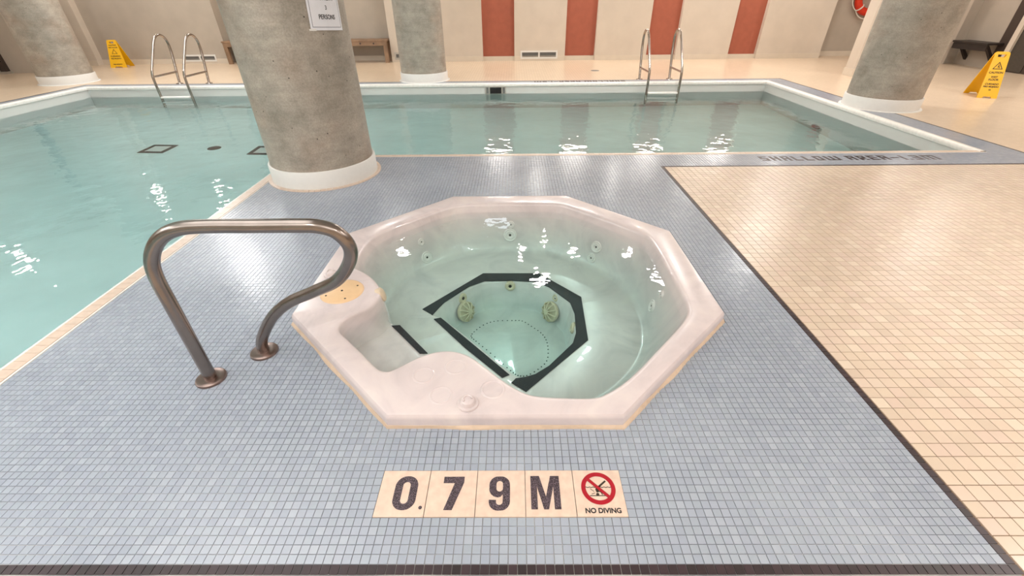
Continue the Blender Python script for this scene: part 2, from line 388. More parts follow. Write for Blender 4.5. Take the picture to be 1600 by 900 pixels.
LETTERS = {'S': ['111', '100', '111', '001', '111'], 'H': ['101', '101', '111', '101', '101'], 'A': ['111', '101', '111', '101', '101'],
           'L': ['100', '100', '100', '100', '111'], 'O': ['111', '101', '101', '101', '111'], 'W': ['10101', '10101', '10101', '10101', '11111'],
           'R': ['111', '101', '111', '110', '101'], 'E': ['111', '100', '111', '100', '111'], '-': ['000', '000', '111', '000', '000'],
           '1': ['1', '1', '1', '1', '1'], '.': ['0', '0', '0', '0', '1'], '3': ['111', '001', '111', '001', '111'], 'M': ['11111', '10101', '10101', '10101', '10101'], ' ': ['0', '0', '0', '0', '0']}
letter_cells = set(); letter_list = []
col0 = round((2.36 - OX) / P); row0 = 135
cx_ = col0
for ch in 'SHALLOW AREA-1.3M':
    g = LETTERS[ch]; cells = []
    for r in range(5):
        for c in range(len(g[0])):
            if g[r][c] == '1': cells.append((cx_ + c, row0 + 4 - r))
    if cells: letter_cells.update(cells); letter_list.append((ch, cells))
    cx_ += len(g[0]) + 1
blue = []; 
def cell(i, j): return OX + (i + .5) * P, OY + (j + .5) * P
for i in range(-65, 209):
    for j in range(-32, 143):
        x, y = cell(i, j)
        if i >= 69 and j < 130: continue
        if j < 0: continue
        if (i, j) in letter_cells or blocked(x, y): continue
        blue.append((x, y))
for i in range(196, 209):                      # the blue strip along the right end of the pool
    for j in range(143, 320):
        x, y = cell(i, j)
        if not blocked(x, y): blue.append((x, y))
lay('blue_tile', blue, P - G, P - G, M['blue'], floor, stuff='blue_tile_field')
dark = [cell(i, -1) for i in range(-65, 70)] + [cell(69, j) for j in range(0, 130)] + [cell(i, 129) for i in range(70, 210)] + [cell(209, j) for j in range(129, 320)]
lay('dark_tile', [c for c in dark if not blocked(*c)], P - G, P - G, M['dark'], floor, stuff='dark_tile_line')
beige = []
for i in range(0, 69):
    for j in range(-14, 65):
        x, y = BX + (i + .5) * 2 * P, BY + (j + .5) * 2 * P
        if y > 3.885: continue
        beige.append((x, y))
for i in range(-64, 0):
    for j in range(-14, 0): beige.append((BX + (i + .5) * 2 * P, BY + (j + .5) * 2 * P))
lay('beige_tile', beige, 2 * P - .0024, 2 * P - .0024, M['beige'], floor, stuff='beige_tile_field')
for ch, cells in letter_list:
    m = MB(); b = tile_mesh('x', P - .0006, P - .0006, .0018)
    for i, j in cells:
        x, y = cell(i, j); m.add([(vx + x, vy + y, vz) for vx, vy, vz in b.v], b.f)
    m.build('mosaic_letter', M['dark'], floor, label='black mosaic character %s in the grey tile strip beside the pool' % ch)
# the same words on the far side read from the other side
fx = 2.05; 
for ch in 'SHALLOW AREA-1.3M':
    g = LETTERS[ch]; m = MB()
    for r in range(5):
        for c in range(len(g[0])):
            if g[r][c] == '1':
                x = fx - c * P; y = 8.66 + r * P
                m.box(x - P, x - .001, y, y + P - .001, .0, .003)
    if m.v: m.build('far_mosaic_letter', M['dark'], floor)
    fx -= (len(g[0]) + 1) * P
# small round deck drain
dr = MB().lathe([(0, .003), (.085, .003), (.09, 0)], (1.71, 10.1, .001), 24).build('floor_drain', M['grille'], None, 30, label='small round drain in the deck beyond the far pool edge', cat='drain')

# ------------------------------------------------------------------ walls and ceiling
def wallbox(name, boxes, mat, parent=None, bevel=0, **k):
    m = MB()
    for b in boxes: m.box(*b)
    return m.build(name, mat, parent, **k)
WY = 11.9
H = CEIL
wf = wallbox('wall_far', [(-13, -7.10, 12.05, 12.6, 0, H), (-7.10, -3.0, 12.3, 12.6, 0, H), (-3.0, 9.9, 12.3, 12.6, 0, H)], M['walltan'], kind='structure')
for x0, x1, yy, mt in [(-11.2, -10.2, 11.78, 'wall'), (-10.2, -7.05, 11.95, 'walltan'), (-3.0, -.76, WY, 'wall'), (.01, 1.24, WY, 'wall'), (1.965, 3.225, WY, 'wall'), (3.935, 5.215, WY, 'wall'), (5.905, 7.45, WY, 'wall')]:
    wallbox('wall_panel', [(x0, x1, yy, 12.3, .0, H)], M[mt], wf)
for x0, x1 in [(-.76, .01), (1.24, 1.965), (3.225, 3.935), (5.215, 5.905)]:
    wallbox('red_niche_panel', [(x0, x1, WY + .12, 12.3, .0, H)], M['red'], wf, label='terracotta red recessed wall panel')
    wallbox('niche_header', [(x0, x1, WY, 12.0, 2.2, H)], M['wall'], wf)
    wallbox('niche_baseboard', [(x0, x1, WY + .05, WY + .12, 0, .095)], M['base'], wf)
for x0, x1, yy in [(-11.2, -10.2, 11.78), (-10.2, -7.05, 11.95), (-7.05, -3.0, 12.3), (-3.0, -.76, WY), (.01, 1.24, WY), (1.965, 3.225, WY), (3.935, 5.215, WY), (5.905, 7.45, WY), (7.45, 9.7, 12.3)]:
    wallbox('baseboard_tile', [(x0, x1, yy - .012, yy, 0, .11)], M['base'], wf)
wallbox('wall_left', [(-13, -11.3, Y0, 10.55, 0, H), (-13, -10.0, 10.55, 10.75, 0, H), (-13, -11.2, 10.7, 12.3, 0, H)], M['walltan'], kind='structure')
wallbox('wall_right', [(9.7, 9.9, Y0, 12.6, 0, H)], M['walltan'], kind='structure')
wallbox('wall_pier', [(6.38, 7.3, 9.0, 9.25, 0, H)], M['wall'], kind='structure')
wallbox('baseboard_pier', [(6.365, 7.31, 8.985, 9.26, 0, .13)], M['base'], kind='structure')
wallbox('wall_return', [(8.92, 9.44, 10.62, 12.3, 0, H)], M['wall'], kind='structure')
wallbox('wall_return', [(9.44, 9.7, 10.68, 12.3, 0, H)], M['walltan'], kind='structure')
wallbox('wall_back', [(-13, 9.9, Y0 - .2, Y0, 0, H)], M['wall'], kind='structure')
wallbox('ceiling', [(-13, 9.9, Y0 - .2, 12.6, H, H + .1)], M['ceil'], kind='structure')
# doors at both ends of the room
d1 = wallbox('door_1', [(-12.6, -11.3, 10.50, 10.56, .05, 2.15)], M['glassdark'], kind='structure')
wallbox('door_frame', [(-11.32, -11.17, 10.46, 10.57, .0, 2.2), (-12.7, -12.58, 10.46, 10.57, 0, 2.2), (-12.58, -11.32, 10.46, 10.57, 2.12, 2.2)], M['doorframe'], d1)
wallbox('threshold', [(-12.7, -11.12, 10.38, 10.57, 0, .045)], M['pale_metal'], d1)
d2 = wallbox('door_2', [(9.66, 9.71, 9.05, 9.85, .0, 2.1)], M['doorframe'], kind='structure')
wallbox('door_panel', [(9.645, 9.665, 9.12, 9.5, .02, 2.0)], M['glassdark'], d2)
wallbox('door_jamb', [(9.60, 9.665, 9.5, 9.6, .0, 1.05)], M['base'], d2)
# vents
def vent(x0, x1, z0, z1, y, label, n=2, slats=7):
    t = empty('wall_vent', ((x0 + x1) / 2, y, z0), label=label, cat='vent', group='vents in the far wall')
    def loc(m): m.v = [(a - (x0 + x1) / 2, b - y, c - z0) for a, b, c in m.v]; return m
    m = MB(); b = .035
    m.box(x0, x1, y - .02, y, z0, z0 + b).box(x0, x1, y - .02, y, z1 - b, z1).box(x0, x0 + b, y - .02, y, z0 + b, z1 - b).box(x1 - b, x1, y - .02, y, z0 + b, z1 - b)
    wd = (x1 - x0) / n
    for i in range(1, n): m.box(x0 + i * wd - b / 2, x0 + i * wd + b / 2, y - .02, y, z0 + b, z1 - b)
    loc(m).build('vent_frame', M['white'] if n > 1 else M['pale_metal'], t)
    for i in range(n):
        g = MB().box(x0 + i * wd + b * .6, x0 + (i + 1) * wd - b * .6, y - .006, y, z0 + b, z1 - b)
        for k in range(slats):
            z = z0 + b + (z1 - z0 - 2 * b) * (k + .5) / slats
            g.box(x0 + i * wd + b * .6, x0 + (i + 1) * wd - b * .6, y - .014, y - .004, z - .004, z + .004)
        loc(g).build('grille', M['grille'], t)
vent(.16, 1.06, .045, .22, WY, 'double grey wall vent in white frame between the two left red panels')
vent(-8.15, -7.35, .05, .20, 11.95, 'wide grey wall vent behind the left pool ladder')
vent(-2.92, -2.66, .05, .21, WY, 'small grey wall vent between right bench and middle column', 1)

# ------------------------------------------------------------------ the pool
pool = empty('swimming_pool', (0, YI, 0), label='large L-shaped indoor pool with white walls and teal water around the deck', cat='pool')
def P_(m): m.v = [(a, b - YI, c) for a, b, c in m.v]; return m
ZW, ZB = -.17, -1.3
bs = MB()
pts = pool_poly; n = len(pts)
for i in range(n):
    a, b = pts[i], pts[(i + 1) % n]
    bs.add([(a[0], a[1], 0), (b[0], b[1], 0), (b[0], b[1], ZB), (a[0], a[1], ZB)], [(0, 1, 2, 3)])
P_(bs).build('pool_wall', M['poolwall'], pool)
bf = MB().add([(x, y, ZB) for x, y in [(X0, Y0), (X1, Y0), (X1, YF), (X0, YF)]], [(0, 1, 2, 3)])
P_(bf).build('pool_floor', M['pool'], pool)
def water_body(name, poly, z1, z0, mat, **k):
    m = MB().prism(poly, z0, z1); return m.build(name, mat, None, **k)
e = .01
water_body('pool_water', [(X0 - e, Y0 + .3 - e), (XI + e, Y0 + .3 - e), (XI + e, YI - e), (X1 + e, YI - e), (X1 + e, YF + e), (X0 - e, YF + e)], ZW, ZB - .05, M['poolwater'],
           label='calm clear teal water filling the large pool', cat='water')
# white rounded lip on three sides
def lip(a, b, axis):
    prof = [(-.0, -.05), (-.012, -.045), (-.018, -.02), (-.012, .004), (.0, .010), (.045, .010), (.055, .004), (.055, -.02)]
    m = MB(); v = []
    for q in (a, b):
        for (o, z) in prof:
            if axis == 'far': v.append((q, YF + o, z))
            elif axis == 'right': v.append((X1 + o, q, z))
            else: v.append((X0 - o, q, z))
    k = len(prof); m.add(v, [(i, i + 1, i + 1 + k, i + k) for i in range(k - 1)])
    P_(m).build('pool_lip', M['lip'], pool, 50)
lip(X0, X1 + .05, 'far'); lip(YI - .05, YF, 'right'); lip(Y0, YF, 'left')
# coping tiles on the near sides, one by one
cop = []
def coping_piece(x0, x1, y0, y1, i):
    m = MB().box(-(x1 - x0) / 2 + .001, (x1 - x0) / 2 - .001, -(y1 - y0) / 2 + .001, (y1 - y0) / 2 - .001, -.03, .005)
    return m
def lay_coping(along, c0, c1, k0, k1):
    L = 2 * P
    m = coping_piece(0, L if along == 'x' else k1 - k0, 0, L if along == 'y' else k1 - k0, 0)
    me = bpy.data.meshes.new('coping_tile'); me.from_pydata(m.v, [], m.f); me.materials.append(M['coping'])
    c = c0
    while c < c1:
        x, y = (c + L / 2, (k0 + k1) / 2) if along == 'x' else ((k0 + k1) / 2, c + L / 2)
        if in_view(x, y, 30):
            o = bpy.data.objects.new('coping_tile', me); C.objects.link(o); o.parent = pool; o.location = (x, y - YI, random.uniform(-.0004, .0004))
        c += L
lay_coping('y', .9, YI - .0, XI + .012, XI + .078)
lay_coping('x', XI + .0, X1 - .02, YI - .058, YI - .006)
P_(MB().box(XI - .004, XI + .087, Y0 + .3, YI, -.03, .002).box(XI, X1 + .05, YI - .066, YI + .004, -.03, .002)).build('coping_grout', M['lip'], pool)
# skimmer
sk = MB(); sx, sz, yy = -.34, -.11, YF
sk.box(sx - .19, sx + .19, yy - .012, yy, sz - .075, sz + .075)
P_(sk).build('skimmer', M['pale_metal'], pool, label='steel framed skimmer opening in the far pool wall')
P_(MB().box(sx - .105, sx + .105, yy - .016, yy - .010, sz - .055, sz + .05)).build('skimmer_mouth', M['black'], pool)
for s in (-1, 1): P_(MB().box(sx + s * .15 - .02, sx + s * .15 + .02, yy - .018, yy - .010, sz - .05, sz + .05)).build('skimmer_plate', M['grille'], pool)
# drains on the pool floor
def pool_drain(cx, cy, r=.175):
    g = MB().box(cx - r, cx + r, cy - r, cy + r, ZB, ZB + .01); P_(g).build('main_drain', M['white'], pool)
    f = MB(); t = .055
    f.box(cx - r, cx + r, cy - r, cy - r + t, ZB, ZB + .02).box(cx - r, cx + r, cy + r - t, cy + r, ZB, ZB + .02).box(cx - r, cx - r + t, cy - r + t, cy + r - t, ZB, ZB + .02).box(cx + r - t, cx + r, cy - r + t, cy + r - t, ZB, ZB + .02)
    P_(f).build('drain_frame', M['tread'], pool)
pool_drain(-5.05, 6.13); pool_drain(-3.54, 6.13)
P_(MB().lathe([(0, .012), (.085, .012), (.09, 0)], (-4.3, 6.2, ZB), 32)).build('floor_return', M['tread'], pool, 30)
P_(MB().lathe([(0, .01), (.1, .01), (.11, 0)], (4.57, 6.78, -1.05), 24, Matrix.Rotation(-PI / 2, 3, 'Y'))).build('wall_return', M['grille'], pool, 30)

# ------------------------------------------------------------------ columns
def column(cx, cy, label, ring=False):
    t = empty('concrete_column', (cx, cy, 0), label=label, cat='column', group='round concrete columns')
    MB().lathe([(.425, .12), (.425, H)], n=96).build('shaft', M['concrete'], t, 60)
    MB().lathe([(.425, .146), (.432, .150), (.441, .148), (.445, .14), (.445, .012), (.452, .004), (.452, .0)], n=96).build('base_band', M['white'], t, 40)
    if ring:
        k = 64; base = MB(); a = PI / k * .93
        v = []
        for rr, zz in ((.449, .0), (.449, .012), (.476, .009), (.478, .0)):
            for s in (-1, 1): v.append((rr * math.cos(s * a), rr * math.sin(s * a), zz))
        base.add(v, [(2, 3, 1, 0), (4, 5, 3, 2), (6, 7, 5, 4), (0, 4, 2, 2)[:3] if False else (0, 2, 4, 6), (1, 7, 5, 3)])
        me = bpy.data.meshes.new('base_tile'); me.from_pydata(base.v, [], base.f); me.materials.append(M['coping'])
        for i in range(k):
            o = bpy.data.objects.new('base_tile', me); C.objects.link(o); o.parent = t; o.rotation_euler = (0, 0, 2 * PI * i / k)
    else:
        MB().lathe([(.445, .0), (.449, .012), (.474, .009), (.478, .0)], n=64).build('base_ring', M['white'], t, 40)
    return t
column(*COLS[0], 'thick round concrete column nearest the viewer with a paper notice taped on it', True)
column(*COLS[1], 'round concrete column on the far deck directly beyond the pool in the middle')
column(*COLS[2], 'round concrete column at the far left corner of the pool')
column(*COLS[3], 'round concrete column on the right beside the yellow floor sign')
# notice on the nearest column
nt = empty('paper_notice', (COLS[0][0], COLS[0][1], 1.115), label='white paper notice with PERSONS printed on it, taped to the nearest column', cat='notice')
def wrap(me, r, a_mid, tilt=0, z=0):
    for v in me.vertices:
        x, y, d = v.co; xx = x * math.cos(tilt) - y * math.sin(tilt); yy2 = x * math.sin(tilt) + y * math.cos(tilt)
        a = a_mid + xx / r; rr = r + d; v.co = (rr * math.cos(a), rr * math.sin(a), z + yy2)
def sheet(w, h, x0=0, y0=0, nx=24, th=.0012):
    m = MB()
    for zz in (-th / 2, th / 2):
        pass
    v = [(x0 - w / 2 + w * i / nx, y0 + h * j, zz) for zz in (-th / 2, th / 2) for j in (0, 1) for i in range(nx + 1)]
    f = []; K = nx + 1
    for i in range(nx):
        f.append((2 * K + i, 2 * K + i + 1, 3 * K + i + 1, 3 * K + i)); f.append((i, i + 1, 2 * K + i + 1, 2 * K + i)); f.append((K + i + 1, K + i, 3 * K + i, 3 * K + i + 1)); f.append((i + 1, i, K + i, K + i + 1))
    f += [(0, 2 * K, 3 * K, K), (nx, K + nx, 3 * K + nx, 2 * K + nx)]
    m.add(v, f); me = bpy.data.meshes.new('sheet'); me.from_pydata(m.v, [], m.f); return me
AM = math.radians(-29.2); TL = -.05
def notice_part(name, me, r, mat, parent=nt):
    wrap(me, r, AM, TL); o = link(name, me, mat, parent); return o
ps = notice_part('sheet', sheet(.285, .37), .4305, M['paper'])
for (w_, h_, x_, y_) in ((.255, .0035, 0, .018), (.0035, .335, -.126, .018), (.0035, .335, .126, .018), (.255, .0035, 0, .353)):
    notice_part('border_line', sheet(w_, h_, x_, y_, 12, .0004), .4315, M['gray_line'])
for s, y_, sz_ in (('PERSONS', .080, .040), ('3', .136, .036), ('CAPACITY', .192, .040)):
    me = text_mesh(s, sz_, .0004, .0005, .86)
    bm = bmesh.new(); bm.from_mesh(me); bmesh.ops.subdivide_edges(bm, edges=[e_ for e_ in bm.edges if e_.calc_length() > .012], cuts=2); bm.to_mesh(me); bm.free()
    for v in me.vertices: v.co.y += y_; 
    notice_part('printed_line', me, .4318, M['printed'])
notice_part('tape', sheet(.05, .012, -.13, -.004, 6, .0006), .4318, M['white'])

# ------------------------------------------------------------------ pool ladders
def ladder(x, label, w_=.56):
    t = empty('pool_ladder', (x, 8.88, 0), label=label, cat='ladder', group='pool ladders on the far edge')
    prof = [(0, 0), (.05, .28), (.10, .52), (.11, .66), (.05, .77), (-.06, .80), (-.17, .775), (-.26, .66), (-.40, .50), (-.57, .28)]
    prof = [(.0, .0), (.045, .22), (.095, .44), (.115, .60), (.10, .71), (.03, .785), (-.08, .80), (-.18, .76), (-.26, .68)]
    up = catmull([(0, a, b) for a, b in prof], 6)
    dn = catmull([(0, -.26, .68), (0, -.50, .37), (0, -.575, .26), (0, -.605, .14), (0, -.605, -.2), (0, -.605, -.85)], 6)
    for s in (0, 1):
        r = MB().tube([p + Vector((s * w_, 0, 0)) for p in up + dn[1:]], .021, 12).build('rail', M['steel'], t, 60)
        MB().tube([(s * w_, .05, .20), (s * w_, -.585, .20)], .017, 10).build('brace', M['steel'], t, 60)
        MB().lathe([(.0, .018), (.03, .018), (.034, .012), (.055, .010), (.06, 0)], (s * w_, 0, .002), 24).build('flange', M['steel'], t, 30)
    for z in (-.13, -.40, -.66):
        MB().box(.02, w_ - .02, -.655, -.575, z - .012, z + .012).build('tread', M['white'], t, None, .004)
ladder(-6.33, 'steel pool ladder at the far left, with curved grab rails')
ladder(2.35, 'steel pool ladder on the far edge in front of the red panels')

# ------------------------------------------------------------------ grab rail beside the tub
gr = empty('grab_rail', (-1.26, 1.26, 0), label='thick curved steel grab rail on two round flanges beside the hot tub', cat='handrail')
def G_(p): return Vector(p) - Vector((-1.26, 1.26, 0))
path = catmull([G_(p) for p in [(-1.262, 1.26, 0), (-1.260, 1.26, .18), (-1.258, 1.26, .36), (-1.255, 1.26, .50), (-1.232, 1.26, .58), (-1.175, 1.26, .648), (-1.10, 1.26, .685), (-1.0, 1.26, .695), (-.84, 1.26, .695), (-.70, 1.26, .695),
                                (-.635, 1.262, .690), (-.585, 1.268, .665), (-.560, 1.28, .605), (-.585, 1.298, .53), (-.66, 1.325, .44), (-.777, 1.355, .370), (-.90, 1.38, .303), (-1.00, 1.398, .22), (-1.08, 1.412, .115), (-1.114, 1.419, .05), (-1.118, 1.42, 0)]], 6)
MB().tube(path, .0235, 24).build('rail', M['rail'], gr, 60)
for x, y in ((-1.262, 1.26), (-1.118, 1.42)):
    MB().lathe([(.0, .012), (.030, .012), (.050, .012), (.056, .009), (.058, .004), (.058, 0)], G_((x, y, .0015)), 40).build('flange', M['flange'], gr, 30)

# ------------------------------------------------------------------ the hot tub
tub = empty('hot_tub', (TUBC[0], TUBC[1], 0), label='octagonal sunken hot tub with pinkish marbled acrylic rim', cat='hot tub')
def chaikin(Pn, it=2):
    for _ in range(it):
        Q = []
        for i in range(len(Pn)):
            a, b = Pn[i], Pn[(i + 1) % len(Pn)]
            Q += [(a[0] * .75 + b[0] * .25, a[1] * .75 + b[1] * .25), (a[0] * .25 + b[0] * .75, a[1] * .25 + b[1] * .75)]
        Pn = Q
    return Pn
def octr(ap, bulge=0):
    return octagon(ap)
inner = [(.334, 1.112), (.446, 1.190), (.64, 1.40), (.80, 1.575), (.842, 1.68), (.842, 2.02), (.842, 2.36), (.80, 2.46), (.42, 2.84), (.31, 2.922), (-.05, 2.925), (-.40, 2.920), (-.50, 2.86), (-.70, 2.66), (-.86, 2.50), (-.912, 2.36), (-.915, 2.18), (-.912, 2.075),
         (-.903, 2.047), (-.804, 1.979), (-.727, 1.884), (-.684, 1.80), (-.688, 1.72), (-.715, 1.653), (-.765, 1.612), (-.80, 1.575), (-.818, 1.535), (-.80, 1.49), (-.735, 1.43), (-.640, 1.335), (-.570, 1.262), (-.535, 1.240), (-.493, 1.245), (-.439, 1.294), (-.375, 1.345), (-.290, 1.368),
         (-.205, 1.342), (-.125, 1.266), (-.040, 1.178), (.034, 1.122), (.094, 1.106), (.20, 1.100), (.29, 1.098)]
inner = chaikin(inner, 2)
well = chaikin([(-.519, 2.056), (-.495, 2.127), (-.464, 2.187), (-.32, 2.375), (-.217, 2.444), (-.022, 2.45), (.142, 2.432), (.232, 2.361), (.359, 2.18), (.376, 2.055), (.361, 1.876), (.331, 1.779), (.178, 1.598), (.077, 1.530), (.015, 1.525), (-.02, 1.552), (-.44, 2.02), (-.49, 2.04)], 1)
well = [(TUBC[0] + (x - TUBC[0]) * .972, TUBC[1] + (y - TUBC[1]) * .972) for x, y in well]
seato = chaikin([(x, y + .005) for x, y in octagon(.80)], 3)
def radius(poly, th):
    dx, dy = math.cos(th), math.sin(th); best = 0
    for i in range(len(poly)):
        ax, ay = poly[i][0] - TUBC[0], poly[i][1] - TUBC[1]; bx, by = poly[(i + 1) % len(poly)][0] - TUBC[0], poly[(i + 1) % len(poly)][1] - TUBC[1]
        ex, ey = bx - ax, by - ay; det = dx * (-ey) + dy * ex
        if abs(det) < 1e-12: continue
        t = (ax * (-ey) + ay * ex) / det; u = (dx * ay - dy * ax) / det
        if t > 0 and -1e-9 <= u <= 1 + 1e-9: best = max(best, t)
    return best
nose_a, nose_b = (-.660, 1.765), (-.43, 1.52)
def nose_r(th):
    ax, ay = nose_a[0] - TUBC[0], nose_a[1] - TUBC[1]; ex, ey = nose_b[0] - nose_a[0], nose_b[1] - nose_a[1]
    dx, dy = math.cos(th), math.sin(th); det = dx * (-ey) + dy * ex
    return (ax * (-ey) + ay * ex) / det
ZR, ZS, ZT, ZF = .062, -.283, -.12, -.50
OUT = chaikin([(x, y) for x, y in octagon(1.030)], 0); NA = 720; oct_top = octagon(.995); oct_top_c = []
def profile(th):
    R0 = radius(inner, th); rw = radius(well, th); rs = radius(seato, th); ro = radius(OUT, th)
    deg = math.degrees(th) % 360
    p = [(ro + .004, -.02), (ro + .003, .0), (ro + .001, .040), (ro - .002, .052), (ro - .008, .0595), (ro - .020, ZR)]
    p += [(max(R0 + .02, min(ro - .035, R0 + .02)), ZR), (R0 + .006, ZR - .003), (R0 - .002, ZR - .010), (R0 - .006, ZR - .022)]
    if 203.5 < deg < 245:
        rn = min(nose_r(th), R0 - .035); rn = max(rn, rw + .08)
        p += [(R0 - .012, -.05), (R0 - .018, -.10), (R0 - .03, ZT), (rn + .004, ZT), (rn - .004, ZT - .006), (rn - .012, ZS + .01), (rn - .03, ZS)]
    else:
        r1 = min(rs, R0 - .03); a = R0 - .01
        p += [(a + (r1 - a) * .25, -.05), (a + (r1 - a) * .62, -.17), (a + (r1 - a) * .9, ZS + .025), (r1 - .012, ZS + .005), (r1 - .03, ZS), (r1 - .04, ZS), (r1 - .05, ZS)]
    p += [(rw + .012, ZS), (rw, ZS - .005), (rw - .012, ZS - .02), (rw - .035, ZF + .03), (rw - .05, ZF + .008), (rw - .08, ZF)]
    return p
sv = []; sf = []; m_ = 0
for i in range(NA):
    th = 2 * PI * i / NA; pr_ = profile(th); m_ = len(pr_)
    for r, z in pr_: sv.append((r * math.cos(th), r * math.sin(th), z))
for i in range(NA):
    j = (i + 1) % NA
    for k in range(m_ - 1): sf.append((i * m_ + k, i * m_ + k + 1, j * m_ + k + 1, j * m_ + k))
sf.append(tuple(i * m_ + m_ - 1 for i in range(NA)))
shell = MB().add(sv, [f[::-1] for f in sf[:-1]] + [sf[-1]]).build('shell', M['acrylic'], tub, 38)
def T_(m, z=0): m.v = [(a - TUBC[0], b - TUBC[1], c) for a, b, c in m.v]; return m
# caulk around the outside, slightly ragged
o1, o2 = octagon(1.031), octagon(1.041); cv = []; cf = []; NN = 320
for i in range(NN):
    th = 2 * PI * i / NN; a = radius(o1, th); b = radius(o2, th) + noise.noise((math.cos(th) * 6, math.sin(th) * 6, 0)) * .008
    zt = .013 + noise.noise((math.cos(th) * 9, math.sin(th) * 9, 3)) * .006
    for r, z in ((a - .02, zt), (a + .004, zt), (b, .003), (b + .002, -.002)): cv.append((r * math.cos(th), r * math.sin(th), z))
for i in range(NN):
    j = (i + 1) % NN
    for k in range(3): cf.append((i * 4 + k, j * 4 + k, j * 4 + k + 1, i * 4 + k + 1)[::-1])
MB().add(cv, cf).build('caulk_bead', M['caulk'], tub, 50, label='ragged cream caulk bead')
# water in the tub: reaches just into the wall all round
wv = [(TUBC[0] + (radius(inner, 2 * PI * i / 240) + .0) * math.cos(2 * PI * i / 240), TUBC[1] + (radius(inner, 2 * PI * i / 240) + .0) * math.sin(2 * PI * i / 240)) for i in range(240)]
water_body('tub_water', wv, .002, -.56, M['spawater'], label='clear pale green water in the octagonal hot tub', cat='water')
# black tread strips
sA = [(-.571, 2.108), (-.222, 2.517), (.163, 2.513), (.418, 2.228), (.403, 1.816), (.049, 1.439), (-.022, 1.497), (.000, 1.527), (.050, 1.536), (.10, 1.556), (.172, 1.614), (.315, 1.788), (.343, 1.878), (.356, 2.055), (.341, 2.170), (.222, 2.344), (.136, 2.410), (-.022, 2.427), (-.208, 2.422), (-.304, 2.358), (-.444, 2.180), (-.470, 2.125), (-.500, 2.050)]
T_(MB().prism([(x, y) for x, y in sA], ZS - .001, ZS + .004)).build('tread_strip', M['tread'], tub)
T_(MB().prism([(-.485, 2.010), (-.446, 2.022), (-.24, 1.79), (-.032, 1.552), (-.068, 1.532), (-.28, 1.76)], ZS - .001, ZS + .004)).build('tread_strip', M['tread'], tub)
T_(MB().prism([(-.648, 1.748), (-.606, 1.752), (-.425, 1.537), (-.462, 1.535)], ZT - .001, ZT + .004)).build('tread_strip', M['tread'], tub)
# air holes in the floor
holes = catmull([(x, y, 0) for x, y in [(-.118, 2.265), (-.024, 2.268), (.045, 2.262), (.105, 2.205), (.163, 2.14), (.193, 2.07), (.200, 1.98), (.185, 1.88), (.13, 1.81), (.063, 1.760), (.012, 1.762), (-.03, 1.80), (-.10, 1.885), (-.18, 1.98), (-.25, 2.06), (-.285, 2.11), (-.254, 2.175), (-.19, 2.24)]], 3, True)
hm = MB()
for p in holes: hm.lathe([(0, .002), (.0035, .002), (.0045, 0)], (p.x, p.y, ZF), 8)
T_(hm).build('air_hole_ring', M['black'], tub, kind='stuff')
# lid, knobs and recesses on the rim
lid = T_(MB().lathe([(0, .006), (.098, .006), (.106, .003), (.108, 0)], (-.885, 1.805, ZR), 64)).build('skimmer_lid', M['cream'], tub, 40, label='round cream skimmer lid with screws')
for a in (0, PI / 2 + .2, PI, 3 * PI / 2 - .1):
    T_(MB().lathe([(0, .002), (.004, .002), (.005, 0)], (-.885 + .08 * math.cos(a + .6), 1.805 + .08 * math.sin(a + .6), ZR + .006), 10)).build('screw', M['black'], lid)
T_(MB().lathe([(0, .002), (.005, .002), (.006, 0)], (-.885, 1.805, ZR + .006), 10)).build('screw', M['black'], lid)
lid_fix = [c for c in lid.children]
def knob(x, y):
    k = T_(MB().lathe([(0, .026), (.014, .026), (.024, .022), (.028, .014), (.029, .008), (.038, .007), (.040, .003), (.040, 0)], (x, y, ZR), 40)).build('air_knob', M['acrylic'], tub, 40, label='round pale air control knob')
    pts_ = [(x + .016 * math.cos(a), y + .016 * math.sin(a), ZR + .027) for a in [i * .3 for i in range(14)]]
    T_(MB().tube(pts_, .004, 6)).build('knob_handle', M['acrylic'], k, 40)
knob(-.177, 1.070); knob(-.995, 1.965)
def recess(x, y, r=.040, h=.0025):
    T_(MB().lathe([(r + .006, 0), (r + .002, h), (r - .003, h), (r - .006, 0)], (x, y, ZR - .0005), 48)).build('cup_rim', M['acrylic'], tub, 60)
for x, y in ((-.365, 1.215), (-.244, 1.262), (-.283, 1.112)): recess(x, y)
recess(-.088, 1.140, .042, .004)
# jets: (point on the wall, outward normal, radius) fitted to the shell surface below
JETS = []
def disc_at(p, nrm, prof, name, mat, label=None, n=28, parent=tub):
    q = Vector(nrm).normalized().to_track_quat('Z', 'Y').to_matrix()
    return MB().lathe(prof, (p[0] - TUBC[0], p[1] - TUBC[1], p[2]), n, q).build(name, mat, parent, 40, label=label)
def jet(p, nrm, r):
    j = disc_at(p, nrm, [(0, .004), (r * .35, .004), (r * .42, .009), (r * .62, .010), (r * .7, .004), (r * .86, .005), (r * .93, .008), (r, .006), (r + .003, -.004)], 'jet', M['jet'])
    disc_at(Vector(p) + Vector(nrm).normalized() * .0045, nrm, [(0, .001), (r * .16, .001), (r * .18, 0)], 'jet_nozzle', M['black'], n=12, parent=j)
for p, nrm, rad in [((-.652, 2.644, -.10), (.68, -.68, .26), .024), ((-.623, 2.629, -.214), (.68, -.68, .27), .042), ((-.037, 2.875, -.168), (0, -.98, .19), .048), ((-.031, 2.890, -.091), (0, -.98, .19), .026),
                    ((.564, 2.627, -.139), (-.69, -.69, .22), .040), ((.537, 2.626, -.225), (-.69, -.69, .23), .034), ((.809, 1.947, -.066), (-.97, .02, .23), .022), ((.785, 1.986, -.174), (-.97, .05, .23), .036)]:
    jet(p, nrm, rad)
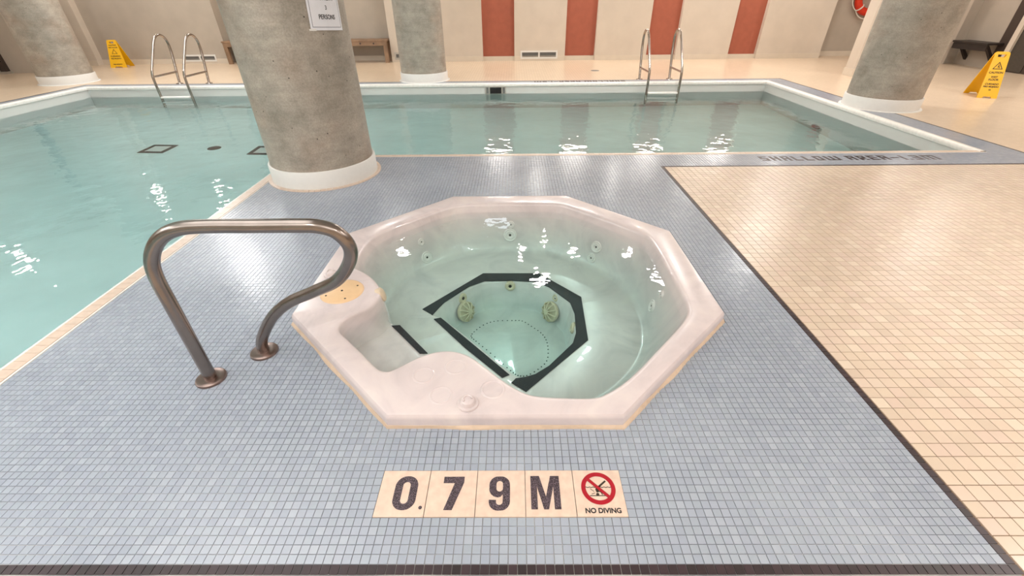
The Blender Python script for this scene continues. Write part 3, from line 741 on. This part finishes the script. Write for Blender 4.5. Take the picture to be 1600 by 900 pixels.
def suction(x, y, z, a):
    # domed grate facing the middle of the tub
    nrm = Vector((math.cos(a), math.sin(a),   .35)); r = .068
    s = disc_at((x, y, z), nrm, [(r, -.01), (r, .008), (r * .9, .012), (r * .88, .004), (r * .3, .01), (0, .012)], 'suction_grate', M['fitting'], 'beige domed suction grate')
    q = Vector(nrm).normalized().to_track_quat('Z', 'Y').to_matrix(); m = MB()
    for k in range(10):
        b = PI * 2 * k / 10
        pts_ = [q @ Vector((rr * math.cos(b), rr * math.sin(b), zz)) + Vector((x - TUBC[0], y - TUBC[1], z)) for rr, zz in ((r * .97, .010), (r * .8, .026), (r * .5, .036), (r * .2, .040))]
        m.tube(pts_, .0045, 6)
    m.lathe([(r * .26, .038), (r * .24, .044), (0, .045)], Vector((x - TUBC[0], y - TUBC[1], z)), 20, q)
    m.build('grate_bars', M['fitting'], s, 40)
for x, y, a in ((-.325, 2.255, -.62), (.228, 2.250, PI + .62)): suction(x, y, -.412, a)
for (x, y, z, a, r) in ((-.350, 2.300, -.335, -.65, .036), (.268, 2.285, -.325, PI + .6, .028), (-.035, 2.420, -.32, -PI / 2, .034), (.343, 1.975, -.325, PI - .08, .034)):
    nrm = Vector((math.cos(a), math.sin(a), .2))
    j = disc_at((x, y, z), nrm, [(0, .010), (r * .3, .010), (r * .5, .016), (r * .75, .016), (r, .008), (r, -.01)], 'well_jet', M['fitting'])
    disc_at(Vector((x, y, z)) + nrm.normalized() * .011, nrm, [(0, .001), (r * .3, .001), (r * .32, 0)], 'jet_nozzle', M['black'], n=12, parent=j)
disc_at((-.690, 1.815, .035), (.92, .22, .31), [(0, .012), (.03, .012), (.038, .006), (.038, -.02)], 'lobe_jet', M['fitting'], n=24)

# ------------------------------------------------------------------ depth marker tiles
def marker(k, label, marks):
    x = MK[0] + (k + .5) * .155; y = (MK[2] + MK[3]) / 2
    t = empty('marker_tile', (x, y, 0), label=label, cat='depth marker', group='depth marker tiles in front of the hot tub')
    MB().box(-.0765, .0765, -.0765, .0765, -.003, .0035).build('tile', M['marker'], t, None, .001)
    for nm, loops, mt, z in marks:
        me = shape2d(loops, .0004) if isinstance(loops, list) else loops
        for v in me.vertices: v.co.z += z
        link(nm, me, M[mt], t)
def stadium(w, h, cx=0, cy=0, r=None, n=12):
    r = r or w / 2; out = []
    for qx, qy, a0 in ((1, 1, 0), (-1, 1, PI / 2), (-1, -1, PI), (1, -1, 3 * PI / 2)):
        for i in range(n + 1):
            a = a0 + PI / 2 * i / n; out.append((cx + qx * (w / 2 - r) + r * math.cos(a), cy + qy * (h / 2 - r) + r * math.sin(a)))
    return out
Z = .0040; NH = .112
marker(0, 'beige floor tile with speckled numeral 0 and a point, first of the depth marker row',
       [('numeral', [stadium(.072, NH, .008, .000, .034), stadium(.024, .072, .008, .0)], 'numeral', Z), ('point', [circle(.063, -.048, .0055, 16)], 'numeral', Z)])
marker(1, 'beige floor tile with solid black numeral 7, between the 0 and the 9',
       [('numeral', [[(-.030, .054), (.036, .054), (.036, .034), (.006, -.056), (-.020, -.056), (.006, .032), (-.030, .032)]], 'numeral', Z)])
def nine():
    top = stadium(.066, .068, -.004, .021, .029); hole = stadium(.021, .036, -.004, .021, .0105)
    body = [(-.037, .022), (-.037, .015)]
    # outline: bowl at the top, hook at the bottom
    o = []
    R = .029; cx = -.004
    for i in range(13): a = PI * i / 12; o.append((cx + (.033 - R) * (1 if i < 7 else -1) + R * math.cos(a), .026 + R * math.sin(a)))
    for i in range(1, 10): a = PI + PI / 2 * i / 9; o.append((cx - .004 + R * math.cos(a), .013 + R * math.sin(a)))
    o += [(cx + .003, -.014), (cx + .0105, -.006), (cx + .0105, -.030)]
    for i in range(1, 12): a = -PI * i / 12; o.append((cx + .0105 * math.cos(a), -.030 + .0105 * math.sin(a)))
    o += [(cx - .0105, -.024), (cx - .033, -.024), (cx - .033, -.030)]
    for i in range(1, 13): a = PI + PI * i / 12; o.append((cx + (.033 - R) * (1 if i > 6 else -1) + R * math.cos(a), -.029 + R * math.sin(a)))
    return [o, hole]
marker(2, 'cream floor tile with rounded black numeral 9, left of the letter M', [('numeral', nine(), 'numeral', Z)])
marker(3, 'beige floor tile with black letter M beside the no diving tile',
       [('letter', [[(-.060, -.054), (-.060, .056), (-.032, .056), (-.013, -.014), (.004, .056), (.032, .056), (.032, -.054), (.012, -.054), (.012, .020), (-.006, -.054), (-.021, -.054), (-.040, .020), (-.040, -.054)]], 'numeral', Z)])
nd = text_mesh('NO DIVING', .0215, .0003, .0006, .98)
for v in nd.vertices: v.co.y -= .059; v.co.x += .004
cy0 = .014; R1 = .054
def barp(x0, y0, x1, y1, w_): 
    d = Vector((x1 - x0, y1 - y0)).normalized() * w_ / 2; return [(x0 - d.y, y0 + d.x), (x1 - d.y, y1 + d.x), (x1 + d.y, y1 - d.x), (x0 + d.y, y0 - d.x)]
wave = [(-.042 + .084 * i / 24, cy0 + .004 + .0012 * math.sin(i * 1.9)) for i in range(25)]
wave = wave + [(x, y - .002) for x, y in wave[::-1]]
marks = [('warning_ring', [circle(0, cy0, R1, 64), circle(0, cy0, R1 - .0135, 64)], 'redring', Z + .0002),
         ('warning_bar', [barp(-.036, cy0 + .036, .036, cy0 - .036, .010)], 'redring', Z + .0006),
         ('water_line', [wave], 'ink', Z),
         ('diver', [barp(.001, cy0 + .004, .026, cy0 + .024, .0055)], 'ink', Z),
         ('diver', [[(-.006, cy0 + .006), (.006, cy0 + .008), (.003, cy0 - .004), (-.002, cy0 - .014), (-.008, cy0 - .014), (-.010, cy0 - .004)]], 'ink', Z),
         ('diver', [circle(-.005, cy0 - .021, .005, 16)], 'ink', Z), ('diver', [barp(-.004, cy0 - .010, .007, cy0 - .013, .0028)], 'ink', Z), ('diver', [barp(.006, cy0 - .012, .010, cy0 - .022, .0025)], 'ink', Z),
         ('pool_bottom_line', [barp(-.030, cy0 - .025, .030, cy0 - .025, .0022)], 'ink', Z), ('motion_line', [barp(-.026, cy0 - .002, -.015, cy0 - .011, .0014)], 'ink', Z), ('motion_line', [barp(-.024, cy0 - .020, -.013, cy0 - .016, .0014)], 'ink', Z),
         ('wording', nd, 'printed', Z)]
marker(4, 'beige floor tile with red crossed diver symbol reading NO DIVING', marks)

# ------------------------------------------------------------------ wet floor signs
def floor_sign(loc, rz, label, lean=.20, h=.60, wb=.235, wt=.17, spread=.42, second=True, texts=()):
    t = empty('wet_floor_sign', loc, rz, label=label, cat='floor sign', group='yellow floor signs')
    def board(sgn, nm):
        L = math.hypot(h, spread / 2); out = [(-wb / 2, 0), (-wb * .22, 0), (-wb * .18, .022), (wb * .18, .022), (wb * .22, 0), (wb / 2, 0), (wt / 2, L - .02), (wt / 2 - .02, L), (-wt / 2 + .02, L), (-wt / 2, L - .02)]
        hole = [(-.045, L - .075), (.035, L - .075), (.05, L - .035), (-.05, L - .035)]
        me = shape2d([out, hole], .006)
        ang = math.atan2(h, spread / 2)
        R = Matrix.Rotation(ang, 4, 'X'); M4 = Matrix.Translation((0, -spread / 2 if sgn > 0 else spread / 2, 0)) @ (R if sgn > 0 else Matrix.Rotation(PI, 4, 'Z') @ R)
        me.transform(M4); b = link(nm, me, M['yellow'], t); return b, M4
    b, M4 = board(1, 'front_board')
    for s, y_, sz_, bd in texts:
        me = text_mesh(s, sz_, .0005, .001) if isinstance(s, str) else shape2d(s, .0005)
        me.transform(Matrix.Translation((0, y_, .0068))); me.transform(M4); link('sign_print', me, M['ink'], b)
    if second:
        board(-1, 'rear_board')
    return t
tri = [[(-.06, -.05), (.06, -.05), (0, .05)], [(-.045, -.042), (.045, -.042), (0, .034)]]
fig = [[(-.012, -.035), (.0, .0), (-.004, .012), (.006, .014), (.008, -.006), (.02, -.03), (.012, -.034), (.002, -.014)]]
floor_sign((7.06, 7.06, 0), math.radians(-20), 'yellow folding floor sign standing open beside the right concrete column', h=.585,
           texts=((tri, .44, 0, 0), (fig, .44, 0, 0), ('CAUTION', .345, .036, 0), ('WET', .285, .036, 0), ('FLOOR', .25, .036, 0), ('CUIDADO', .19, .034, 0), ('PISO MOJADO', .155, .028, 0), ('=', .11, .05, 0)))
floor_sign((-9.40, 11.50, 0), math.radians(8), 'small yellow folding floor sign against the far left wall', h=.56, wb=.36, wt=.20, spread=.3,
           texts=((tri, .34, 0, 0), ('CAUTION', .47, .036, 0), ('WET FLOOR', .42, .034, 0), ('CUIDADO', .24, .045, 0), ('PISO MOJADO', .19, .034, 0), ('PISO MOJADO', .07, .03, 0)))

# ------------------------------------------------------------------ benches
def bench(x0, x1, y0, y1, zt, label, mat='wood', legs=(0, 1)):
    t = empty('bench', ((x0 + x1) / 2, (y0 + y1) / 2, 0), label=label, cat='bench', group='wooden benches at the far wall')
    cx, cy = (x0 + x1) / 2, (y0 + y1) / 2; a, b = (x1 - x0) / 2, (y1 - y0) / 2
    k = 4
    for i in range(k):
        ya, yb_ = -b + 2 * b * i / k, -b + 2 * b * (i + 1) / k
        MB().box(-a, a, ya + .004, yb_ - .004, zt - .035, zt).build('seat_slat', M[mat], t, None, .004)
    MB().box(-a + .02, a - .02, -b + .01, -b + .045, zt - .12, zt - .036).box(-a + .02, a - .02, b - .045, b - .01, zt - .12, zt - .036).build('apron', M[mat], t)
    for s in (-1, 1):
        for q in (-1, 1):
            MB().box(s * (a - .06) - .045, s * (a - .06) + .045, q * (b - .05) - .035, q * (b - .05) + .035, 0, zt - .036).build('leg', M[mat], t, None, .004)
    for u in (-.6, -.2, .25, .62): MB().lathe([(0, .003), (.018, .002), (.019, 0)], (u * a, -b + .009, zt - .075), 12, Matrix.Rotation(PI / 2, 3, 'X')).build('bolt_head', M['wooddark'], t)
    return t
bench(-7.0, -5.2, 11.75, 12.25, .49, 'wooden bench against the far wall, left of the nearest column')
bench(-4.75, -3.03, 11.75, 12.25, .49, 'wooden bench against the far wall, right of the nearest column')
wb_ = empty('wall_bench', (9.7, 10.15, .1), label='dark bench fixed to the right-hand wall behind the yellow sign', cat='bench')
for i in range(3):
    MB().box(-.36 + i * .12, -.245 + i * .12, -.42, .40, .33, .365).build('seat_slat', M['wooddark'], wb_, None, .004)
MB().box(-.34, -.31, -.40, .38, .22, .33).build('apron', M['wooddark'], wb_)
for y_ in (-.30, .30):
    MB().add([(-.30, y_ - .03, .33), (-.24, y_ - .03, .33), (0, y_ - .03, .08), (0, y_ - .03, 0), (-.30, y_ + .03, .33), (-.24, y_ + .03, .33), (0, y_ + .03, .08), (0, y_ + .03, 0)],
             [(0, 1, 2, 3), (7, 6, 5, 4), (0, 4, 5, 1), (1, 5, 6, 2), (2, 6, 7, 3), (3, 7, 4, 0)]).build('bracket', M['wooddark'], wb_)

# ------------------------------------------------------------------ life ring
lr = empty('life_ring', (8.42, 12.20, 1.235), label='orange life ring with white rope hanging on the far right wall', cat='life ring')
ring = [(.30 * math.cos(a), 0, .30 * math.sin(a)) for a in [2 * PI * i / 48 for i in range(48)]]
MB().tube(ring, .078, 16, closed=True).build('ring', M['orange'], lr, 60)
for k in range(4):
    a0 = PI / 4 + k * PI / 2; pts_ = []
    for i in range(13):
        a = a0 + (PI / 2) * i / 12; rr = .385 + .055 * math.sin(PI * i / 12); pts_.append((rr * math.cos(a), .0, rr * math.sin(a)))
    MB().tube(pts_, .011, 8).build('rope', M['rope'], lr, 60)
    c_, s_ = math.cos(a0), math.sin(a0)
    q = [(c_ * .30 + c_ * .084 * math.cos(b) , .084 * math.sin(b), s_ * .30 + s_ * .084 * math.cos(b)) for b in [2 * PI * i / 20 for i in range(20)]]
    MB().tube(q, .014, 6, closed=True).build('band', M['rope'], lr, 60)
